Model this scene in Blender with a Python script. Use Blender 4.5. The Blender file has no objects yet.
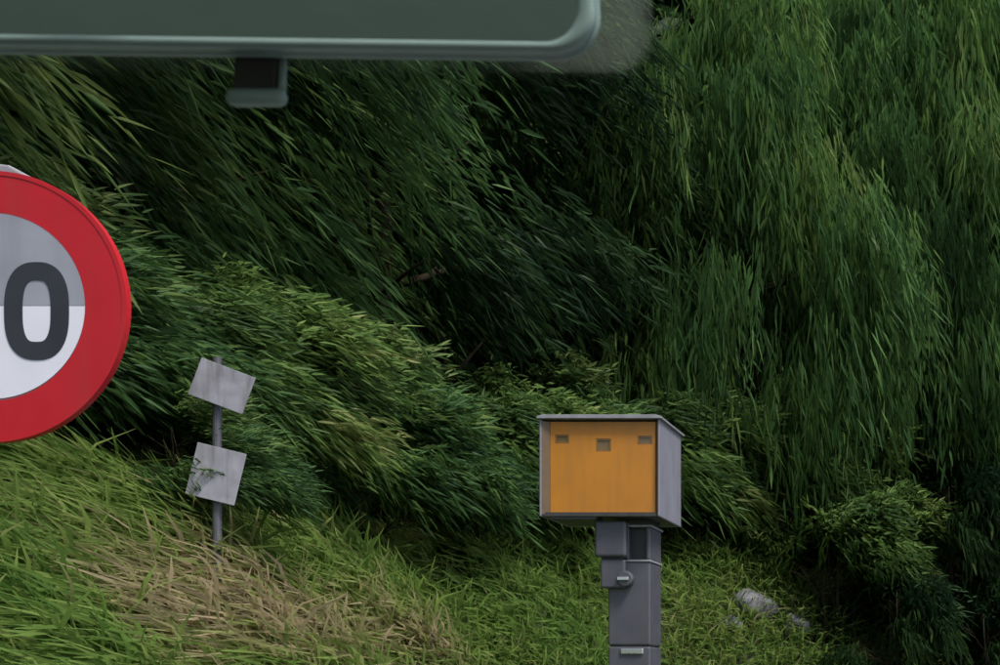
import bpy, bmesh, math, random
import numpy as np
from mathutils import Vector, Matrix

scene = bpy.context.scene
C = scene.collection
R = math.radians

# ------------------------------------------------------------------ camera, sky, sun, exposure
EYE = 1.2                      # driver's eye height
F = 1374.0                     # focal length in photo pixels (photo 1000 px wide)
VPX, VPY = 1000.0, 690.0       # where the road direction meets the picture plane
cam = bpy.data.cameras.new('camera')
cam.sensor_width = 36.0
cam.lens = F / 1000.0 * 36.0
cam.shift_x = -(VPX - 500.0) / 1000.0
cam.shift_y = (VPY - 332.5) / 1000.0
cam.clip_start = 0.02
cam.clip_end = 3000.0
cam_o = bpy.data.objects.new('camera', cam)
cam_o.location = (0, 0, EYE)
cam_o.rotation_euler = (R(90), 0, 0)
C.objects.link(cam_o)
scene.camera = cam_o
cam.dof.use_dof = True             # small stop: near mirror only slightly soft
cam.dof.focus_distance = 7.0
cam.dof.aperture_fstop = 32.0
scene.render.engine = 'CYCLES'
scene.cycles.max_bounces = 4
scene.cycles.diffuse_bounces = 2
scene.cycles.glossy_bounces = 3
scene.cycles.transparent_max_bounces = 6

SUN_EL, SUN_AZ = R(57), R(126)       # azimuth measured from +Y towards +X
world = bpy.data.worlds.new('World')
scene.world = world
world.use_nodes = True
wn = world.node_tree
for n in list(wn.nodes):
    wn.nodes.remove(n)
sky = wn.nodes.new('ShaderNodeTexSky')
sky.sky_type = 'NISHITA'
sky.sun_disc = False
sky.sun_elevation = SUN_EL
sky.sun_rotation = SUN_AZ
sky.air_density = 1.0
sky.dust_density = 3.0
bg = wn.nodes.new('ShaderNodeBackground')
bg.inputs['Strength'].default_value = 0.085
wo = wn.nodes.new('ShaderNodeOutputWorld')
wn.links.new(sky.outputs[0], bg.inputs[0])
wn.links.new(bg.outputs[0], wo.inputs[0])

sl = bpy.data.lights.new('sun', 'SUN')
sl.energy = 1.5
sl.angle = R(14)
sl.color = (1.0, 0.96, 0.9)
sun = bpy.data.objects.new('sun', sl)
sd = Vector((math.sin(SUN_AZ) * math.cos(SUN_EL), math.cos(SUN_AZ) * math.cos(SUN_EL), math.sin(SUN_EL)))
sun.rotation_euler = sd.to_track_quat('Z', 'Y').to_euler()
sun.location = (8, -4, 20)
C.objects.link(sun)

scene.view_settings.view_transform = 'Standard'
scene.view_settings.look = 'None'
scene.view_settings.exposure = 1.35
scene.view_settings.gamma = 1.0
scene.view_settings.use_curve_mapping = False


def at(px, py, Y):
    """point at depth Y seen at a photo pixel"""
    return Vector(((px - VPX) / F * Y, Y, EYE + (VPY - py) / F * Y))


# ------------------------------------------------------------------ helpers
def tag(o, label=None, cat=None, group=None, kind=None):
    if label: o['label'] = label
    if cat: o['category'] = cat
    if group: o['group'] = group
    if kind: o['kind'] = kind
    return o


def empty(name, loc, label, cat, group=None):
    o = bpy.data.objects.new(name, None)
    o.location = loc
    o.empty_display_size = 0.2
    C.objects.link(o)
    return tag(o, label, cat, group)


def link(name, me, mat, parent=None, smooth=False):
    o = bpy.data.objects.new(name, me)
    C.objects.link(o)
    if mat and len(me.materials) == 0:
        me.materials.append(mat)
    if smooth:
        me.polygons.foreach_set('use_smooth', [True] * len(me.polygons))
    if parent:
        o.parent = parent
        o.matrix_parent_inverse = Matrix.Translation(parent.location).inverted() if parent.type == 'EMPTY' else Matrix.Identity(4)
    return o


def finish(bm, name, mat, parent=None, smooth=False, bevel=0.0, seg=2):
    bmesh.ops.recalc_face_normals(bm, faces=bm.faces)
    if bevel > 0:
        es = [e for e in bm.edges if len(e.link_faces) == 2 and e.calc_face_angle(0) > 0.5]
        bmesh.ops.bevel(bm, geom=es, offset=bevel, segments=seg, profile=0.5, affect='EDGES')
    me = bpy.data.meshes.new(name)
    bm.to_mesh(me)
    bm.free()
    o = link(name, me, mat, parent, smooth)
    return o


def add_box(bm, x0, x1, y0, y1, z0, z1):
    vs = [bm.verts.new(p) for p in ((x0, y0, z0), (x1, y0, z0), (x1, y1, z0), (x0, y1, z0),
                                    (x0, y0, z1), (x1, y0, z1), (x1, y1, z1), (x0, y1, z1))]
    for f in ((0, 3, 2, 1), (4, 5, 6, 7), (0, 1, 5, 4), (1, 2, 6, 5), (2, 3, 7, 6), (3, 0, 4, 7)):
        bm.faces.new([vs[i] for i in f])
    return vs


def box(name, mat, parent, b, bevel=0.0, seg=2):
    bm = bmesh.new()
    add_box(bm, *b)
    return finish(bm, name, mat, parent, bevel=bevel, seg=seg)


def prism_y(bm, pts, y0, y1):
    """polygon of (x, z) points extruded along y"""
    a = [bm.verts.new((p[0], y0, p[1])) for p in pts]
    b = [bm.verts.new((p[0], y1, p[1])) for p in pts]
    n = len(pts)
    bm.faces.new(a)
    bm.faces.new(b[::-1])
    for i in range(n):
        bm.faces.new((a[i], b[i], b[(i + 1) % n], a[(i + 1) % n]))


def tube(bm, pts, rads, n=8, cap=True):
    rings = []
    prev = None
    for i, p in enumerate(pts):
        p = Vector(p)
        a = Vector(pts[max(i - 1, 0)])
        b = Vector(pts[min(i + 1, len(pts) - 1)])
        d = (b - a).normalized()
        ref = prev if prev else (Vector((1, 0, 0)) if abs(d.x) < 0.8 else Vector((0, 1, 0)))
        u = (ref - d * ref.dot(d)).normalized()
        prev = u
        v = d.cross(u)
        rings.append([bm.verts.new(p + (u * math.cos(2 * math.pi * k / n) + v * math.sin(2 * math.pi * k / n)) * rads[i]) for k in range(n)])
    for i in range(len(rings) - 1):
        for k in range(n):
            bm.faces.new((rings[i][k], rings[i][(k + 1) % n], rings[i + 1][(k + 1) % n], rings[i + 1][k]))
    if cap:
        bm.faces.new(rings[0][::-1])
        bm.faces.new(rings[-1])


def np_mesh(name, verts, faces, attr=None):
    me = bpy.data.meshes.new(name)
    verts = np.asarray(verts, dtype=np.float32)
    faces = np.asarray(faces, dtype=np.int32)
    nf, k = faces.shape
    me.vertices.add(len(verts))
    me.vertices.foreach_set('co', verts.ravel())
    me.loops.add(nf * k)
    me.loops.foreach_set('vertex_index', faces.ravel())
    me.polygons.add(nf)
    me.polygons.foreach_set('loop_start', np.arange(0, nf * k, k, dtype=np.int32))
    me.polygons.foreach_set('loop_total', np.full(nf, k, dtype=np.int32))
    if attr is not None:
        for key, val in attr.items():
            at_ = me.attributes.new(key, 'FLOAT', 'POINT')
            at_.data.foreach_set('value', np.asarray(val, dtype=np.float32))
    me.update()
    me.validate()
    return me


# ------------------------------------------------------------------ materials
def new_mat(name):
    m = bpy.data.materials.new(name)
    m.use_nodes = True
    nt = m.node_tree
    return m, nt, nt.nodes['Principled BSDF']


def plain(name, col, rough=0.5, metal=0.0, noise=0.12, scale=12.0, bump=0.0, spec=0.5, stain=0.0):
    m, nt, p = new_mat(name)
    p.inputs['Roughness'].default_value = rough
    p.inputs['Metallic'].default_value = metal
    p.inputs['Specular IOR Level'].default_value = spec
    tc = nt.nodes.new('ShaderNodeTexCoord')
    n1 = nt.nodes.new('ShaderNodeTexNoise')
    n1.inputs['Scale'].default_value = scale
    n1.inputs['Detail'].default_value = 6
    nt.links.new(tc.outputs['Object'], n1.inputs['Vector'])
    rp = nt.nodes.new('ShaderNodeValToRGB')
    rp.color_ramp.elements[0].position = 0.3
    rp.color_ramp.elements[1].position = 0.7
    rp.color_ramp.elements[0].color = tuple(c * (1 - noise) for c in col) + (1,)
    rp.color_ramp.elements[1].color = tuple(min(1, c * (1 + noise)) for c in col) + (1,)
    nt.links.new(n1.outputs['Fac'], rp.inputs['Fac'])
    out = rp.outputs['Color']
    if stain > 0:
        mp = nt.nodes.new('ShaderNodeMapping')
        mp.inputs['Scale'].default_value = (9, 9, 1.1)
        nt.links.new(tc.outputs['Object'], mp.inputs['Vector'])
        n2 = nt.nodes.new('ShaderNodeTexNoise')
        n2.inputs['Scale'].default_value = 2.2
        n2.inputs['Detail'].default_value = 8
        nt.links.new(mp.outputs[0], n2.inputs['Vector'])
        r2 = nt.nodes.new('ShaderNodeMapRange')
        r2.inputs['From Min'].default_value = 0.48
        r2.inputs['From Max'].default_value = 0.75
        r2.inputs['To Max'].default_value = stain
        nt.links.new(n2.outputs['Fac'], r2.inputs['Value'])
        mx = nt.nodes.new('ShaderNodeMixRGB')
        mx.inputs['Color2'].default_value = (0.09, 0.08, 0.06, 1)
        nt.links.new(r2.outputs[0], mx.inputs['Fac'])
        nt.links.new(out, mx.inputs['Color1'])
        out = mx.outputs[0]
    nt.links.new(out, p.inputs['Base Color'])
    if bump > 0:
        b = nt.nodes.new('ShaderNodeBump')
        b.inputs['Strength'].default_value = bump
        b.inputs['Distance'].default_value = 0.01
        nt.links.new(n1.outputs['Fac'], b.inputs['Height'])
        nt.links.new(b.outputs[0], p.inputs['Normal'])
    return m


def leaf_mat(name, stops, trans=0.38, rough=0.5):
    """leaf colour from the per-leaf value 'tone'"""
    m, nt, p = new_mat(name)
    a = nt.nodes.new('ShaderNodeAttribute')
    a.attribute_name = 'tone'
    rp = nt.nodes.new('ShaderNodeValToRGB')
    els = rp.color_ramp.elements
    while len(els) < len(stops):
        els.new(0.5)
    for e, (pos, col) in zip(els, stops):
        e.position = pos
        e.color = tuple(col) + (1,)
    nt.links.new(a.outputs['Fac'], rp.inputs['Fac'])
    nt.links.new(rp.outputs[0], p.inputs['Base Color'])
    p.inputs['Roughness'].default_value = rough
    p.inputs['Specular IOR Level'].default_value = 0.15
    t = nt.nodes.new('ShaderNodeBsdfTranslucent')
    nt.links.new(rp.outputs[0], t.inputs['Color'])
    mx = nt.nodes.new('ShaderNodeMixShader')
    mx.inputs[0].default_value = trans
    nt.links.new(p.outputs[0], mx.inputs[1])
    nt.links.new(t.outputs[0], mx.inputs[2])
    nt.links.new(mx.outputs[0], nt.nodes['Material Output'].inputs['Surface'])
    return m


M = {}
M['leaf_dark'] = leaf_mat('leaf_dark', [(0, (0.018, 0.042, 0.016)), (0.55, (0.047, 0.098, 0.031)), (0.85, (0.083, 0.150, 0.038)), (1, (0.127, 0.180, 0.053))])
M['leaf_shade'] = leaf_mat('leaf_shade', [(0, (0.009, 0.026, 0.011)), (0.55, (0.027, 0.060, 0.021)), (0.85, (0.051, 0.100, 0.029)), (1, (0.088, 0.130, 0.042))])  # darker leaves: shade of the gaps and deep wood put into the colour
M['leaf_mid'] = leaf_mat('leaf_mid', [(0, (0.024, 0.058, 0.021)), (0.5, (0.058, 0.125, 0.038)), (0.85, (0.103, 0.180, 0.045)), (1, (0.147, 0.200, 0.066))])
M['leaf_fresh'] = leaf_mat('leaf_fresh', [(0, (0.032, 0.077, 0.028)), (0.5, (0.077, 0.165, 0.050)), (0.85, (0.136, 0.238, 0.059)), (1, (0.194, 0.264, 0.087))])
M['leaf_light'] = leaf_mat('leaf_light', [(0, (0.038, 0.080, 0.026)), (0.5, (0.10, 0.18, 0.044)), (0.85, (0.155, 0.24, 0.06)), (1, (0.22, 0.25, 0.09))])
M['grass'] = leaf_mat('grass', [(0, (0.070, 0.15, 0.036)), (0.35, (0.15, 0.26, 0.058)), (0.62, (0.23, 0.32, 0.085)), (0.78, (0.32, 0.32, 0.14)), (1, (0.44, 0.36, 0.23))], trans=0.42, rough=0.55)
M['bark'] = plain('bark', (0.026, 0.022, 0.014), 0.95, noise=0.45, scale=9, bump=0.8, spec=0.1)
M['soil'] = None
M['box_grey'] = plain('box_grey', (0.188, 0.192, 0.232), 0.42, noise=0.08, scale=7, stain=0.35)
M['lid_grey'] = plain('lid_grey', (0.240, 0.248, 0.276), 0.45, noise=0.10, scale=9, stain=0.3)
M['yellow'] = plain('yellow', (0.43, 0.172, 0.014), 0.40, noise=0.07, scale=5, stain=0.22)
M['slot'] = plain('slot', (0.204, 0.102, 0.027), 0.25, noise=0.1)
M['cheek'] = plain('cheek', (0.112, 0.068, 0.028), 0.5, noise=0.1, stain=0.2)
M['slot_glass'] = plain('slot_glass', (0.162, 0.103, 0.032), 0.15, noise=0.05)
M['post_grey'] = plain('post_grey', (0.066, 0.068, 0.084), 0.45, noise=0.14, scale=9, stain=0.3)
M['post_dark'] = plain('post_dark', (0.018, 0.019, 0.021), 0.5, noise=0.15)
M['steel'] = plain('steel', (0.62, 0.62, 0.64), 0.25, metal=0.9, noise=0.05)
M['underside'] = plain('underside', (0.040, 0.040, 0.038), 0.6, noise=0.2)
M['sign_red'] = plain('sign_red', (0.42, 0.014, 0.020), 0.35, noise=0.07, scale=9, stain=0.12, spec=0.2)
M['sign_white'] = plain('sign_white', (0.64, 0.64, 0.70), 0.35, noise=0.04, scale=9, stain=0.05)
M['sign_white_grey'] = plain('sign_white_grey', (0.264, 0.272, 0.312), 0.42, noise=0.10, scale=9, stain=0.15)  # greyer white of the upper half of the sign face
M['sign_black'] = plain('sign_black', (0.022, 0.022, 0.026), 0.4, noise=0.2)
M['sign_back'] = plain('sign_back', (0.240, 0.240, 0.256), 0.5, noise=0.12, scale=10)
M['plate'] = plain('plate', (0.31, 0.31, 0.37), 0.4, noise=0.2, scale=10, stain=0.6)
M['rock'] = plain('rock', (0.11, 0.11, 0.125), 0.85, noise=0.4, scale=7, bump=0.9)
M['plastic'] = plain('plastic', (0.19, 0.27, 0.25), 0.32, noise=0.06, scale=60)
M['plastic_dark'] = plain('plastic_dark', (0.018, 0.019, 0.018), 0.5, noise=0.1, scale=60)
M['headliner'] = plain('headliner', (0.40, 0.55, 0.49), 0.9, noise=0.06, scale=30)
M['trim'] = plain('trim', (0.22, 0.23, 0.22), 0.7, noise=0.1, scale=30)
M['paint'] = plain('paint', (0.09, 0.10, 0.12), 0.25, metal=0.3, noise=0.03)
M['rubber'] = plain('rubber', (0.02, 0.02, 0.02), 0.8)
M['asphalt'] = plain('asphalt', (0.052, 0.052, 0.054), 0.85, noise=0.35, scale=40, bump=0.4)
M['line_paint'] = plain('line_paint', (0.72, 0.72, 0.70), 0.6, noise=0.12, scale=14, stain=0.3)

# mirror glass
m, nt, p = new_mat('mirror_glass')
p.inputs['Base Color'].default_value = (0.80, 0.86, 0.83, 1)
p.inputs['Metallic'].default_value = 1.0
p.inputs['Roughness'].default_value = 0.06
M['mirror'] = m
# pale ghost reflection of the mirror, painted as a translucent sheet behind it
m, nt, p = new_mat('ghost_reflection')
p.inputs['Base Color'].default_value = (0.50, 0.60, 0.50, 1)
p.inputs['Roughness'].default_value = 0.9
p.inputs['Specular IOR Level'].default_value = 0.1
tr = nt.nodes.new('ShaderNodeBsdfTransparent')
mx = nt.nodes.new('ShaderNodeMixShader')
fd_ = nt.nodes.new('ShaderNodeAttribute'); fd_.attribute_name = 'film'
ml_ = nt.nodes.new('ShaderNodeMath'); ml_.operation = 'MULTIPLY'; ml_.inputs[1].default_value = 0.16
nt.links.new(fd_.outputs['Fac'], ml_.inputs[0]); nt.links.new(ml_.outputs[0], mx.inputs[0])
nt.links.new(tr.outputs[0], mx.inputs[1])
nt.links.new(p.outputs[0], mx.inputs[2])
nt.links.new(mx.outputs[0], nt.nodes['Material Output'].inputs['Surface'])
M['ghost_film'] = m

# soil / turf of the ground sheet
m, nt, p = new_mat('ground')
p.inputs['Roughness'].default_value = 0.95
tc = nt.nodes.new('ShaderNodeTexCoord')
n1 = nt.nodes.new('ShaderNodeTexNoise')
n1.inputs['Scale'].default_value = 2.5
n1.inputs['Detail'].default_value = 10
nt.links.new(tc.outputs['Object'], n1.inputs['Vector'])
rp = nt.nodes.new('ShaderNodeValToRGB')
rp.color_ramp.elements[0].position = 0.35
rp.color_ramp.elements[0].color = (0.035, 0.06, 0.02, 1)
rp.color_ramp.elements[1].position = 0.68
rp.color_ramp.elements[1].color = (0.085, 0.075, 0.045, 1)
nt.links.new(n1.outputs['Fac'], rp.inputs['Fac'])
nt.links.new(rp.outputs[0], p.inputs['Base Color'])
b = nt.nodes.new('ShaderNodeBump')
b.inputs['Strength'].default_value = 0.7
b.inputs['Distance'].default_value = 0.05
nt.links.new(n1.outputs['Fac'], b.inputs['Height'])
nt.links.new(b.outputs[0], p.inputs['Normal'])
M['ground'] = m

# ------------------------------------------------------------------ the setting: ground with a roadside bank, road
edge_pts = np.array([(-1.9, -260), (-1.9, -60), (-1.9, -20), (-1.9, 0), (-1.9, 5), (-1.9, 9), (-1.75, 11.5), (-1.2, 13.6), (0.0, 15.3),
                     (2.0, 16.7), (5.0, 17.7), (10, 18.6), (20, 19.4), (60, 20), (260, 20)], dtype=float)


def spline(P, n=10):
    out = []
    for i in range(len(P) - 1):
        p0 = P[max(i - 1, 0)]; p1 = P[i]; p2 = P[i + 1]; p3 = P[min(i + 2, len(P) - 1)]
        L = np.linalg.norm(p2 - p1)
        m1 = (p2 - p0) / max(np.linalg.norm(p2 - p0), 1e-6) * L
        m2 = (p3 - p1) / max(np.linalg.norm(p3 - p1), 1e-6) * L
        for t in np.linspace(0, 1, n, endpoint=False):
            out.append((2 * t**3 - 3 * t**2 + 1) * p1 + (t**3 - 2 * t**2 + t) * m1 + (-2 * t**3 + 3 * t**2) * p2 + (t**3 - t**2) * m2)
    out.append(P[-1])
    return np.array(out)


edge = spline(edge_pts)
seg_a, seg_b = edge[:-1], edge[1:]
seg_d = seg_b - seg_a
seg_l2 = (seg_d ** 2).sum(1)


def edge_dist(x, y):
    """signed distance from the road's left edge; positive on the bank side"""
    x = np.atleast_1d(np.asarray(x, float)); y = np.atleast_1d(np.asarray(y, float))
    best = np.full(x.shape, 1e9); sgn = np.ones(x.shape)
    for a, d, l2 in zip(seg_a, seg_d, seg_l2):
        t = np.clip(((x - a[0]) * d[0] + (y - a[1]) * d[1]) / l2, 0, 1)
        dx = x - (a[0] + t * d[0]); dy = y - (a[1] + t * d[1])
        dd = np.hypot(dx, dy)
        cr = d[0] * dy - d[1] * dx
        m_ = dd < best
        best[m_] = dd[m_]
        sgn[m_] = np.where(cr[m_] >= 0, 1, -1)
    return best * sgn


def sstep(a, b_, v):
    t = np.clip((v - a) / (b_ - a), 0, 1)
    return t * t * (3 - 2 * t)


def height(x, y):
    x = np.atleast_1d(np.asarray(x, float)); y = np.atleast_1d(np.asarray(y, float))
    d = edge_dist(x, y)
    h = 0.10 * sstep(0.05, 0.5, d)
    bank = 2.35 + 0.2 * sstep(11, 17, y)
    wob = 0.10 * np.sin(x * 2.1 + y * 1.3) + 0.08 * np.sin(y * 2.9 - x * 0.7) + 0.05 * np.sin(x * 5.3 + 1.0) * np.sin(y * 4.7)
    h = h + (bank + wob) * sstep(0.75, 3.6, d) + 0.10 * np.clip(d - 3.4, 0, 25)
    return h


def hz(x, y):
    return float(height(x, y)[0])


xs = np.unique(np.concatenate([np.linspace(-400, -40, 13), np.linspace(-40, -14, 14), np.arange(-14, 14, 0.22), np.linspace(14, 40, 12), np.linspace(40, 400, 13)]))
ys = np.unique(np.concatenate([np.linspace(-400, -40, 13), np.linspace(-40, -2, 20), np.arange(-2, 26, 0.22), np.linspace(26, 60, 16), np.linspace(60, 500, 13)]))
gx, gy = np.meshgrid(xs, ys)
gz = height(gx.ravel(), gy.ravel())
nx, ny = len(xs), len(ys)
idx = np.arange(nx * ny).reshape(ny, nx)
faces = np.stack([idx[:-1, :-1].ravel(), idx[:-1, 1:].ravel(), idx[1:, 1:].ravel(), idx[1:, :-1].ravel()], 1)
me = np_mesh('ground', np.stack([gx.ravel(), gy.ravel(), gz], 1), faces)
ground = link('ground', me, M['ground'], smooth=True)
tag(ground, kind='structure')


def strip(name, off0, off1, z, mat, i0=0, i1=None, parent=None):
    e = edge[i0:i1]
    t = np.gradient(e, axis=0)
    t /= np.linalg.norm(t, axis=1)[:, None]
    nrm = np.stack([t[:, 1], -t[:, 0]], 1)      # to the right of travel
    a = e + nrm * off0; b_ = e + nrm * off1
    v = np.concatenate([np.column_stack([a, np.full(len(a), z)]), np.column_stack([b_, np.full(len(b_), z)])])
    n = len(e)
    f = [(i, n + i, n + i + 1, i + 1) for i in range(n - 1)]
    return link(name, np_mesh(name, v, f), mat, parent)


road = strip('road', 0.0, 6.4, 0.006, M['asphalt'])
tag(road, kind='structure')
strip('edge_line', 0.18, 0.28, 0.011, M['line_paint'], parent=road)
for k in range(21, 118, 3):
    strip('centre_dash', 3.15, 3.25, 0.011, M['line_paint'], k, k + 2, parent=road)


# ------------------------------------------------------------------ foliage
def leaves(P, D, L, W, rng, fold=0.25, droop=0.12):
    """slender leaves: base P, direction D, length L, width W -> verts, quads"""
    n = len(P)
    rnd = rng.normal(size=(n, 3))
    side = np.cross(D, rnd)
    side /= np.linalg.norm(side, axis=1)[:, None] + 1e-9
    up = np.cross(side, D)
    L = L[:, None]; W = W[:, None]
    sag = np.zeros((n, 3)); sag[:, 2] = -droop
    l1 = P + D * L * 0.30 + side * W * 0.5 + up * W * fold
    r1 = P + D * L * 0.30 - side * W * 0.5 + up * W * fold
    l2 = P + D * L * 0.68 + side * W * 0.36 + up * W * fold * 0.7 + sag * L * 0.5
    r2 = P + D * L * 0.68 - side * W * 0.36 + up * W * fold * 0.7 + sag * L * 0.5
    T = P + D * L + sag * L
    V = np.stack([P, l1, l2, T, r2, r1], 1).reshape(-1, 3)
    b_ = np.arange(n)[:, None] * 6
    Fq = np.concatenate([b_ + np.array([0, 1, 2, 3]), b_ + np.array([0, 3, 4, 5])])
    return V, Fq


def unit(v):
    return v / (np.linalg.norm(v, axis=1)[:, None] + 1e-9)


def crown_mesh(name, seed, rx, ry, rz, clumps, sprays, per=11, slen=1.0, llen=0.25, lwid=0.027, bias=1.3, bright=0.5, low=-0.9, weep=0.10):
    """crown made of leafy sprays grouped in clumps on an uneven ellipsoid"""
    rng = np.random.default_rng(seed)
    u = unit(rng.normal(size=(clumps * 4, 3)))
    u = u[u[:, 2] > low][:clumps]
    rad = rng.uniform(0.5, 1.02, len(u)) ** 0.7
    cc = u * rad[:, None] * np.array([rx, ry, rz])
    csz = rng.uniform(0.16, 0.34, len(u)) * (rx + ry + rz) / 3
    ctone = rng.normal(0, 0.18, len(u))
    k = rng.integers(0, len(u), sprays)
    off = unit(rng.normal(size=(sprays, 3))) * (rng.uniform(0, 1, sprays) ** 0.45)[:, None]
    P = cc[k] + off * csz[k][:, None] * np.array([1.0, 1.25, 0.8])
    out = unit(P / np.array([rx, ry, rz]))
    D = np.zeros((sprays, 3)); D[:, 1] = bias * rng.uniform(0.5, 1.2, sprays)
    D = unit(D + out * 0.35 + np.array([0, 0, -weep]) + rng.normal(size=(sprays, 3)) * 0.16)
    SL = slen * rng.uniform(0.5, 1.35, sprays)
    stone = rng.normal(0, 0.17, sprays) + ctone[k] + bright + 0.10 * off[:, 2]
    t = (np.arange(per) + 0.5) / per
    base = P[:, None, :] + D[:, None, :] * (SL[:, None] * t[None, :])[:, :, None]
    base[:, :, 2] -= 0.20 * (SL[:, None] * t[None, :] ** 2)
    base = base + rng.normal(size=base.shape) * 0.03
    LD = unit((D[:, None, :] + rng.normal(size=(sprays, per, 3)) * 0.17).reshape(-1, 3))
    LL = llen * rng.uniform(0.55, 1.3, sprays * per)
    LW = lwid * rng.uniform(0.6, 1.3, sprays * per)
    V, Fq = leaves(base.reshape(-1, 3), LD, LL, LW, rng)
    tone = np.repeat(stone, per) + rng.normal(0, 0.07, sprays * per)
    return np_mesh(name, V, Fq, {'tone': np.clip(np.repeat(tone, 6), 0, 1)})


def trunk_mesh(name, seed, H, r0, spread, limbs=9, stems=1):
    rnd = random.Random(seed)
    bm = bmesh.new()
    for s in range(stems):
        ox, oy = (rnd.uniform(-0.25, 0.25), rnd.uniform(-0.25, 0.25)) if stems > 1 else (0, 0)
        pts, rads = [], []
        n = 9
        lean = (rnd.uniform(-0.12, 0.12) + ox * 0.6, rnd.uniform(-0.12, 0.12) + oy * 0.6)
        for i in range(n):
            t = i / (n - 1)
            pts.append((ox + lean[0] * H * t + rnd.uniform(-0.05, 0.05) * r0 * 5, oy + lean[1] * H * t + rnd.uniform(-0.05, 0.05) * r0 * 5, -0.25 + (H * 0.76 + 0.25) * t))
            rads.append(r0 * (1.35 if i == 0 else 1.0 - 0.86 * t))
        tube(bm, pts, rads, 9)
        for j in range(limbs):
            t = 0.22 + 0.7 * j / limbs
            i = t * (n - 1)
            i0 = int(i)
            p = Vector(pts[i0]).lerp(Vector(pts[min(i0 + 1, n - 1)]), i - i0)
            az = j * 2.4 + rnd.uniform(-0.4, 0.4)
            L = spread * (1.0 - 0.45 * t) * rnd.uniform(0.7, 1.1)
            d = Vector((math.cos(az), math.sin(az), rnd.uniform(0.2, 0.7)))
            q = [p + d * L * f + Vector((0, 0, 0.12 * L * f * f)) + Vector((rnd.uniform(-.05, .05), rnd.uniform(-.05, .05), 0)) * L for f in (0, 0.3, 0.62, 1)]
            rr = r0 * (1 - 0.8 * t) * 0.55
            tube(bm, q, [rr, rr * 0.7, rr * 0.42, rr * 0.12], 6)
            for f, sg in ((1, 1), (2, -1)):
                d2 = Vector((math.cos(az + sg * 0.8), math.sin(az + sg * 0.8), 0.5)) * L * 0.45
                tube(bm, [q[f], q[f] + d2 * 0.5 + Vector((0, 0, .03)), q[f] + d2], [rr * 0.45, rr * 0.28, rr * 0.08], 5)
    bmesh.ops.recalc_face_normals(bm, faces=bm.faces)
    me = bpy.data.meshes.new(name)
    bm.to_mesh(me); bm.free()
    me.materials.append(M['bark'])
    me.polygons.foreach_set('use_smooth', [True] * len(me.polygons))
    return me


# prototypes (unit trees, scaled when placed): name -> (trunk mesh, crown mesh, crown centre height, nominal height)
def proto(seed, H, rx, ry, rz, cz, mat, clumps, sprays, r0, stems=1, **kw):
    cm = crown_mesh('crown', seed, rx, ry, rz, clumps, sprays, **kw)
    cm.materials.append(mat)
    tm = trunk_mesh('trunk', seed + 50, H, r0, rx * 0.75, stems=stems)
    return tm, cm, cz, H


PT = {
    'dark_a': proto(11, 7.0, 2.0, 2.1, 2.9, 3.9, M['leaf_dark'], 46, 3600, 0.13, bright=0.50),
    'dark_b': proto(12, 7.0, 2.1, 2.2, 2.8, 3.7, M['leaf_shade'], 24, 2500, 0.14, bright=0.46),
    'mid_a': proto(13, 7.0, 2.1, 2.1, 3.0, 3.8, M['leaf_mid'], 46, 3800, 0.13, bright=0.50),
    'mid_b': proto(14, 7.0, 1.9, 2.2, 3.0, 3.8, M['leaf_mid'], 42, 3600, 0.12, bright=0.48),
    'weep_a': proto(17, 7.0, 2.1, 2.1, 3.0, 3.8, M['leaf_fresh'], 46, 3800, 0.13, bright=0.54, weep=0.75),
    'weep_b': proto(18, 7.0, 2.0, 2.2, 3.0, 3.8, M['leaf_fresh'], 42, 3600, 0.12, bright=0.50, weep=0.7),
    'bush_c': proto(19, 2.0, 1.0, 1.1, 1.0, 0.95, M['leaf_shade'], 20, 1400, 0.04, stems=4, slen=0.5, llen=0.19, lwid=0.024, bright=0.42, low=-0.7, weep=0.4),
    'bush_a': proto(15, 2.0, 1.05, 1.15, 0.95, 0.95, M['leaf_light'], 22, 1500, 0.03, stems=4, slen=0.5, llen=0.19, lwid=0.024, bright=0.48, low=-0.6),
    'bush_b': proto(16, 2.0, 1.0, 1.2, 0.95, 0.95, M['leaf_mid'], 20, 1500, 0.03, stems=4, slen=0.5, llen=0.19, lwid=0.024, bright=0.5, low=-0.6),
}


def place(kind, name, x, y, scale, label, cat, group=None, flip=1, rz=0.0, part='crown', stem='trunk'):
    tm, cm, cz, H = PT[kind]
    z = hz(x, y) - 0.02
    o = empty(name, (x, y, z), label, cat, group)
    a = bpy.data.objects.new(stem, tm)
    b_ = bpy.data.objects.new(part, cm)
    for q in (a, b_):
        C.objects.link(q)
        q.parent = o
    a.scale = (scale, scale, scale); a.rotation_euler = (0, 0, rz * 3)
    b_.scale = (scale * flip, scale, scale)
    b_.location = (0, 0, cz * scale)
    b_.rotation_euler = (0, 0, rz)
    return o


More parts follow.
